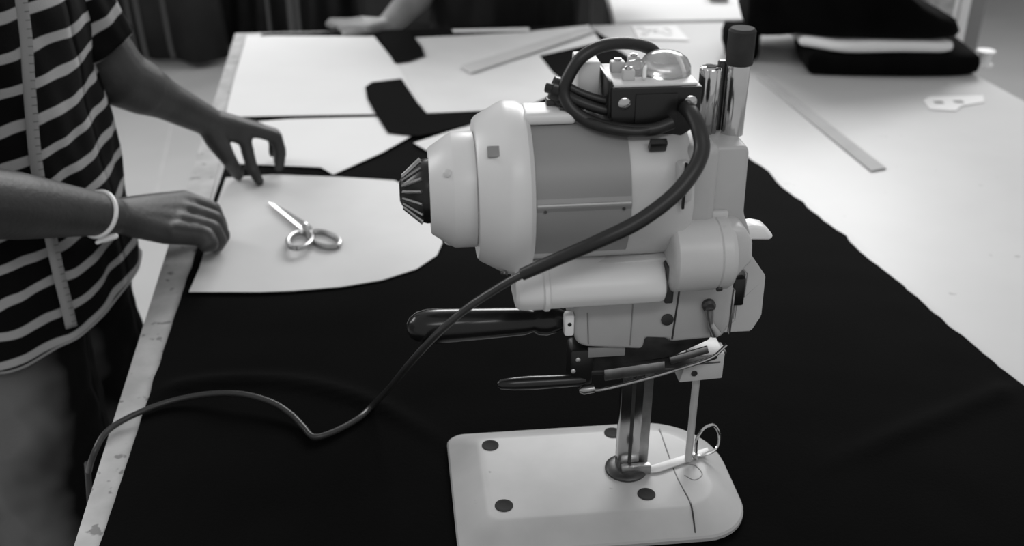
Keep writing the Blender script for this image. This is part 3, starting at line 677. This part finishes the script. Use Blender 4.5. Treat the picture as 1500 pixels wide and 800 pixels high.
# ------------------------------------------------------------------ the first worker (striped shirt)
def garment(name, rings_fn, nu, nv, m, parent, th=.003, uvv=None):
    """tube of cloth: rings_fn(u 0..1, v 0..1) -> Vector, uv y = metres along the cloth"""
    V = []; F = []; UV = []
    for j in range(nv+1):
        for i in range(nu+1): V.append(rings_fn(i/nu, j/nv)); UV.append((i/nu, uvv(j/nv)))
    for j in range(nv):
        for i in range(nu): a = j*(nu+1)+i; F.append((a, a+1, a+nu+2, a+nu+1))
    return V, F, UV
def garment_obj(name, parts, m, parent, th=.003):
    V = []; F = []; UV = []
    for v, f, uv in parts:
        o = len(V); V += v; UV += uv; F += [tuple(k+o for k in q) for q in f]
    me = bpy.data.meshes.new(name); me.from_pydata([tuple(v) for v in V], [], F)
    ul = me.uv_layers.new(name='UVMap')
    for lp in me.loops: ul.data[lp.index].uv = UV[lp.vertex_index]
    o = link(name, me, m, parent, angle=180)
    md = o.modifiers.new('thick', 'SOLIDIFY'); md.thickness = th; md.offset = -1
    return o
def interp(keys, t):
    for a, b in zip(keys, keys[1:]):
        if t <= b[0]: k = (t-a[0])/(b[0]-a[0]); k = k*k*(3-2*k); return [x+(y-x)*k for x, y in zip(a[1], b[1])]
    return list(keys[-1][1])

# joints in the world
SHL = (-.690, 1.42, 1.34); ELL = at(174, 112, 1.445); WRL = at(302, 176, 1.555)
SHR = (-.720, 1.14, 1.33); ELR = at(-70, 292, 1.02); WRR = at(158, 315, 1.205)
def hand_left():
    k = {'i': at(358, 203, 1.585), 'm': at(376, 192, 1.605), 'r': at(380, 190, 1.63), 'p': at(374, 190, 1.655)}
    ch = []
    for a in 'imrp': ch.append([(WRL, .021), ((Vector(WRL)+k[a])/2, .017), (k[a], .0125)])
    tip = lambda px, py, z: g(px, py, z)
    ch.append([(k['i'], .0115), (at(364, 228, 1.583), 0.0107), (at(371, 250, 1.578), 0.0096), (tip(380, 266, CZ+.010), 0.0081)])
    ch.append([(k['m'], .0115), (at(404, 200, 1.615), 0.0113), (at(411, 222, 1.612), 0.0102), (tip(409, 246, CZ+.012), 0.0088)])
    ch.append([(k['r'], .0110), (at(402, 196, 1.645), 0.0107), (at(409, 216, 1.645), 0.0096), (at(407, 238, 1.640), 0.0084)])
    ch.append([(k['p'], .0100), (at(394, 194, 1.675), 0.0096), (at(400, 208, 1.680), 0.0085), (at(399, 225, 1.675), 0.0075)])
    ch.append([(WRL, .020), (at(318, 206, 1.553), 0.0186), (at(334, 232, 1.545), 0.0130), (tip(349, 256, CZ+.012), 0.0102)])
    return ch
def hand_right():
    ch = []; W = Vector(WRR)
    kn = [at(270, 296, 1.355), at(262, 308, 1.325), at(254, 324, 1.295), at(244, 340, 1.268)]
    pp = [at(310, 308, 1.365), at(313, 322, 1.330), at(310, 336, 1.298), at(300, 346, 1.268)]
    dd = [at(322, 332, 1.360), at(325, 345, 1.325), at(320, 352, 1.295), at(308, 357, 1.262)]
    tt = [at(312, 344, 1.345), at(318, 360, 1.318), at(314, 361, 1.290), at(302, 360, 1.258)]
    for a in range(4):
        ch.append([(W, .021), ((W*.5+kn[a]*.5), .020), (kn[a], .0175)])
        ch.append([(kn[a], .0168), (pp[a], .0142), (dd[a], .0124), (tt[a], .0105)])
    ch.append([(W, .020), (at(205, 305, 1.30), .0185), (at(262, 318, 1.372), .0130), (at(300, 330, 1.385), .0105), (at(318, 345, 1.375), .0092)])
    return ch
def face(head, fwd, m_eye, parent):
    """simple features: eyes, nose and ears come with the body mesh; eyes are small parts"""
    f = Vector(fwd).normalized(); side = f.cross(Vector((0, 0, 1))).normalized(); up = side.cross(f)
    for s in (-1, 1):
        c = Vector(head)+f*.088+side*(s*.031)+up*.005
        bm = bmesh.new(); bmesh.ops.create_icosphere(bm, subdivisions=2, radius=.012, matrix=Matrix.Translation(c)); finish('eye', bm, m_eye, parent)
def head_parts(hd, fwd, neck, r=.016):
    f = Vector(fwd).normalized(); side = f.cross(Vector((0, 0, 1))).normalized(); up = side.cross(f); h = Vector(hd)
    ch = [[(neck, .052), (h-up*.06-f*.01, .05)],
          [(h+up*.035-f*.02, .085), (h+up*.02+f*.012, .078), (h-up*.06+f*.03, .052), (h-up*.085+f*.05, .028)],
          [(h+f*.090+up*.008, .008), (h+f*.110-up*.028, .013)],
          [(h+f*.090-up*.055-side*.018, .007), (h+f*.094-up*.055+side*.018, .007)],
          [(h+side*.082-up*.002, .014), (h+side*.084+up*.018, .014)], [(h-side*.082-up*.002, .014), (h-side*.084+up*.018, .014)]]
    return ch
def hair_cap(hd, fwd, parent):
    f = Vector(fwd).normalized(); side = f.cross(Vector((0, 0, 1))).normalized(); up = side.cross(f); h = Vector(hd)
    voxel_body('hair', [[(h+up*.055-f*.03, .085), (h+up*.04-f*.045, .085), (h-up*.02-f*.06, .065)], [(h+up*.085+f*.03, .05), (h+up*.09-f*.01, .06)]], M['hair'], parent, voxel=.006)

HIP = Vector((-.705, 1.30, .86))
H1 = (-.600, 1.30, 1.565); F1 = Vector((.75, -.05, -.6))
legs = []
for s in (-1, 1):
    y = 1.30+s*.095
    legs.append([((-.705, y, .86), .088), ((-.695, y, .50), .058), ((-.705, y+s*.01, .47), .055), ((-.72, y+s*.01, .30), .052), ((-.70, y+s*.01, .10), .036), ((-.70, y+s*.01, .06), .038)])
    legs.append([((-.72, y+s*.01, .042), .036), ((-.60, y+s*.02, .030), .030), ((-.53, y+s*.03, .026), .022)])
arms = [[(SHL, .056), (ELL, .044), (Vector(ELL)*.75+Vector(WRL)*.25, .040), ((Vector(ELL)+Vector(WRL))/2, .031), (WRL, .0245)],
        [(SHR, .056), ((Vector(SHR)+Vector(ELR))/2, .046), (ELR, .043), ((Vector(ELR)*.62+Vector(WRR)*.38), .040), (WRR, .0265)]]
torso = [[((-.705, 1.25, .90), .11), ((-.705, 1.35, .90), .11)], [((-.70, 1.26, 1.05), .105), ((-.70, 1.34, 1.05), .105)],
         [((-.695, 1.24, 1.22), .105), ((-.695, 1.36, 1.22), .105)], [(SHR, .05), ((-.685, 1.28, 1.37), .07), (SHL, .05)],
         [((-.705, 1.30, .9), .11), ((-.70, 1.30, 1.05), .11), ((-.69, 1.30, 1.25), .11), ((-.68, 1.30, 1.38), .06), ((-.64, 1.30, 1.44), .052)]]
W1 = voxel_body('person', arms+hand_left()+hand_right()+torso+legs+head_parts(H1, F1, (-.65, 1.30, 1.43)), M['skin'], voxel=.0038, smooth=5)
tag(W1, 'person in a black and grey striped shirt, both hands on the pattern card', 'person')
hair_cap(H1, F1, W1); face(H1, F1, M['white'], W1)

CX, CY = -.704, 1.305
SH = -.044
def shirt_ring(u, v):
    # v 0 hem .. 1 neck
    z = .815+(1.405-.815)*v
    cx, cy, a, b = interp([(0, (-.666, 1.30, .150, .200)), (.12, (-.664, 1.30, .150, .196)), (.45, (-.664, 1.305, .146, .180)), (.75, (-.664, 1.30, .138, .186)), (.90, (-.655, 1.295, .122, .188)), (1.0, (-.640, 1.29, .066, .080))], v)
    t = 2*math.pi*u; ct, stn = math.cos(t), math.sin(t)
    cx += SH; x = cx+a*math.copysign(abs(ct)**.86, ct); y = cy+b*math.copysign(abs(stn)**.86, stn)
    wr = .011*noise.noise(Vector((ct*2.2, stn*2.2, z*7)))+.006*noise.noise(Vector((ct*5+3, stn*5, z*16+ct*4)))
    # diagonal drag folds towards the reaching arm
    wr += .006*math.sin(z*34+stn*6+ct*3)*max(0, ct)*max(0, .4+stn)*(.3+v)
    dz = .012*math.sin(t*2+1)*(1-v)
    return Vector((x+ct*wr, y+stn*wr, z+dz))
def sleeve(sh, el, r0, r1, ext):
    s0, e0 = Vector(sh), Vector(el); end = s0.lerp(e0, ext); d = (end-s0); L = d.length; d.normalize()
    e1 = d.cross(Vector((1, 0, 0))).normalized(); e2 = e1.cross(d)
    def f(u, v):
        t = 2*math.pi*u; r = r0+(r1-r0)*v
        n_ = .008*noise.noise(Vector((math.cos(t)*3, math.sin(t)*3, v*4+r0*50)))
        return s0+d*(L*v)+(e1*math.cos(t)+e2*math.sin(t))*(r+n_)
    return f, L
fl, Ll = sleeve(Vector(SHL)+Vector((0, -.02, .01)), ELL, .080, .056, .84)
fr, Lr = sleeve(Vector(SHR)+Vector((0, .02, .01)), ELR, .080, .064, .70)
HS = .59
shirt = garment_obj('shirt', [garment('s', shirt_ring, 128, 130, None, None, uvv=lambda v: v*HS),
                      garment('s', fl, 48, 26, None, None, uvv=lambda v: v*Ll+.012), garment('s', fr, 48, 26, None, None, uvv=lambda v: v*Lr)], M['stripe'], W1)
# hem tape
tube('shirt_hem', [shirt_ring(i/40, .004)+Vector((math.cos(2*math.pi*i/40)*.001, math.sin(2*math.pi*i/40)*.001, 0)) for i in range(41)], .0018, M['plate'], W1, per=3, n=6)
def leg_ring(s):
    def f(u, v):
        z = .845-.805*v; y0 = 1.30+s*(.088+.012*v); x0 = -.700-.02*v
        r = interp([(0, (.096,)), (.2, (.100,)), (.5, (.098,)), (.9, (.086,)), (1, (.070,))], v)[0]
        t = 2*math.pi*u; n_ = .009*noise.noise(Vector((math.cos(t)*2+s*5, math.sin(t)*2, z*9)))+.004*noise.noise(Vector((math.cos(t)*5, math.sin(t)*5+s, z*26)))
        return Vector((x0+math.cos(t)*(r+n_)*1.08, y0+math.sin(t)*(r+n_), z))
    return f
garment_obj('jeans', [garment('j', leg_ring(s), 64, 90, None, None, uvv=lambda v: v) for s in (-1, 1)], M['jeans'], W1)
for s in (-1, 1):
    y = 1.30+s*.105
    voxel_body('shoe', [[((-.73, y, .048), .044), ((-.62, y+s*.01, .040), .040), ((-.54, y+s*.02, .036), .034)]], M['black'], W1, voxel=.006)
# bracelet
wv = Vector(WRR); dv = (Vector(WRR)-Vector(ELR)).normalized()
e1 = dv.cross(Vector((0, 0, 1))).normalized(); e2 = e1.cross(dv)
tube('bracelet', [wv-dv*.017+(e1*math.cos(q)+e2*math.sin(q))*.0285+dv*.003*math.sin(q) for q in [2*math.pi*k/24 for k in range(25)]], .0034, M['white'], W1, per=2, n=8)['label'] = 'thin pale bracelet'
kq = wv-dv*.008-Vector((0, .012, .028))
voxel_body('bracelet_knot', [[(kq, .006), (kq+Vector((.016, -.002, .004)), .004)], [(kq, .005), (kq+Vector((-.008, -.004, -.004)), .003)]], M['white'], W1, voxel=.0012, smooth=3)
# measuring tape round the neck, hanging down the shirt front
def tape():
    def surf(px, py, off):                # where that line of sight meets the shirt's rings, pushed outwards
        d = ray(px, py).normalized(); o = Vector((0, 0, CAM_Z)); best = None
        for k in range(700, 2000):
            p = o+d*(k/1000)
            v = (p.z-.815)/.59
            if not 0 <= v <= 1: continue
            cx, cy, a, b = interp([(0, (-.666, 1.30, .150, .200)), (.12, (-.664, 1.30, .150, .196)), (.45, (-.664, 1.305, .146, .180)), (.75, (-.664, 1.30, .138, .186)), (.90, (-.655, 1.295, .122, .188)), (1.0, (-.640, 1.29, .066, .080))], v)
            if ((p.x-cx-SH)/(a+off))**2+((p.y-cy)/(b+off))**2 < 1: return p
        return None
    ps = [q for q in (surf(x, y, .021) for x, y in ((24, -60), (30, -10), (38, 50), (42, 110), (46, 165), (52, 230), (62, 290), (74, 345), (86, 400), (96, 440), (105, 480), (111, 508))) if q]
    path = [Vector((-.64, 1.24, 1.42))]+ps if ps[0].z < 1.41 else ps
    path = spline(path, 6); V = []; UV = []; F = []; L = 0
    for i, p in enumerate(path):
        t_ = (path[min(i+1, len(path)-1)]-path[max(i-1, 0)]).normalized()
        nrm = Vector((p.x-CX, p.y-CY, 0)).normalized(); s = t_.cross(nrm).normalized()
        if i: L += (p-path[i-1]).length
        V += [p-s*.0075, p+s*.0075]; UV += [(0, L), (1, L)]
    for i in range(len(path)-1): F.append((2*i, 2*i+1, 2*i+3, 2*i+2))
    me = bpy.data.meshes.new('measuring_tape'); me.from_pydata([tuple(v) for v in V], [], F); ul = me.uv_layers.new(name='UVMap')
    for lp in me.loops: ul.data[lp.index].uv = UV[lp.vertex_index]
    o = link('measuring_tape', me, M['tape'], angle=180); md = o.modifiers.new('t', 'SOLIDIFY'); md.thickness = .0008
    tag(o, 'pale tape measure hanging down the striped shirt', 'tape measure')
tape()

# ------------------------------------------------------------------ the second worker (black clothes, far side)
bx, by = .03, 2.86
WR2 = at(566, 40, 2.62); EL2 = at(612, -8, 2.72); SH2 = (-.20, 2.80, 1.30)
ch = [[(SH2, .052), (EL2+Vector((-.0, .02, .05)), .044), (EL2, .042), (WR2, .029)]]
kn = [at(530, 32, 2.60), at(533, 36, 2.57), at(535, 40, 2.545), at(538, 43, 2.52)]
tp = [at(486, 43, 2.60), at(482, 45, 2.57), at(488, 47, 2.545), at(500, 49, 2.525)]
for i, (a, b_) in enumerate(zip(kn, tp)):
    ch.append([(WR2, .024), (a, .0145)]); z = max(b_.z, CZ+.012); m_ = (a+b_)/2+Vector((0, 0, .008))
    ch.append([(a, .0135), (m_, .0110), (Vector((b_.x, b_.y, z)), .0090)])
ch.append([(WR2, .022), (at(540, 46, 2.53), .013), (at(518, 50, 2.51), .0105), (at(505, 52, 2.51), .009)])
SH2R = (.17, 2.80, 1.30)
ch += [[(SH2R, .052), ((.30, 2.92, 1.02), .042), ((.22, 2.80, .99), .034), ((.10, 2.76, .96), .026)]]
ch += [[((.10, 2.76, .96), .03), ((.06, 2.75, .95), .02), ((.03, 2.75, .94), .012)]]
ch += [[(SH2, .05), ((-.02, 2.80, 1.36), .07), (SH2R, .05)], [((-.02, 2.80, .88), .13), ((-.02, 2.80, 1.1), .12), ((-.02, 2.79, 1.3), .11), ((-.02, 2.75, 1.42), .05)]]
for s in (-1, 1): ch.append([((-.02+s*.09, 2.80, .88), .085), ((-.02+s*.09, 2.81, .48), .056), ((-.02+s*.10, 2.84, .1), .038), ((-.02+s*.10, 2.74, .04), .034)])
H2 = (-.04, 2.68, 1.56); F2 = Vector((-.2, -.7, -.6))
W2 = voxel_body('person', ch+head_parts(H2, F2, (-.02, 2.75, 1.42)), M['skin2'], voxel=.0045, smooth=5)
tag(W2, 'person in black clothes behind the far table edge, one hand resting on it', 'person')
hair_cap(H2, F2, W2); face(H2, F2, M['white'], W2)
def top_ring(u, v):
    z = .845+(1.40-.845)*v; t = 2*math.pi*u; ct, stn = math.cos(t), math.sin(t)
    a, b_ = interp([(0, (.195, .160)), (.3, (.186, .150)), (.7, (.195, .14)), (.9, (.20, .12)), (1, (.08, .07))], v)
    wr = .014*noise.noise(Vector((ct*3, stn*3, z*5)))+.007*noise.noise(Vector((ct*9, stn*9, z*5)))
    return Vector((-.022+ct*(a+wr), 2.79+stn*(b_+wr), z+.01*math.sin(t*3)))
f2, L2 = sleeve(Vector(SH2), EL2, .08, .062, .55)
f3, L3 = sleeve(Vector(SH2R), (.30, 2.92, 1.02), .08, .06, .95)
garment_obj('tunic', [garment('s', top_ring, 100, 60, None, None, uvv=lambda v: v), garment('s', f2, 40, 16, None, None, uvv=lambda v: v), garment('s', f3, 40, 16, None, None, uvv=lambda v: v)], M['plain_black'], W2)
def tr(s):
    def f(u, v):
        t = 2*math.pi*u; r = .12-.045*v
        return Vector((-.02+s*(.085+.01*v)+math.cos(t)*r, 2.81+math.sin(t)*r, .92-.87*v))
    return f
garment_obj('trousers', [garment('s', tr(s), 40, 30, None, None, uvv=lambda v: v) for s in (-1, 1)], M['plain_black'], W2)
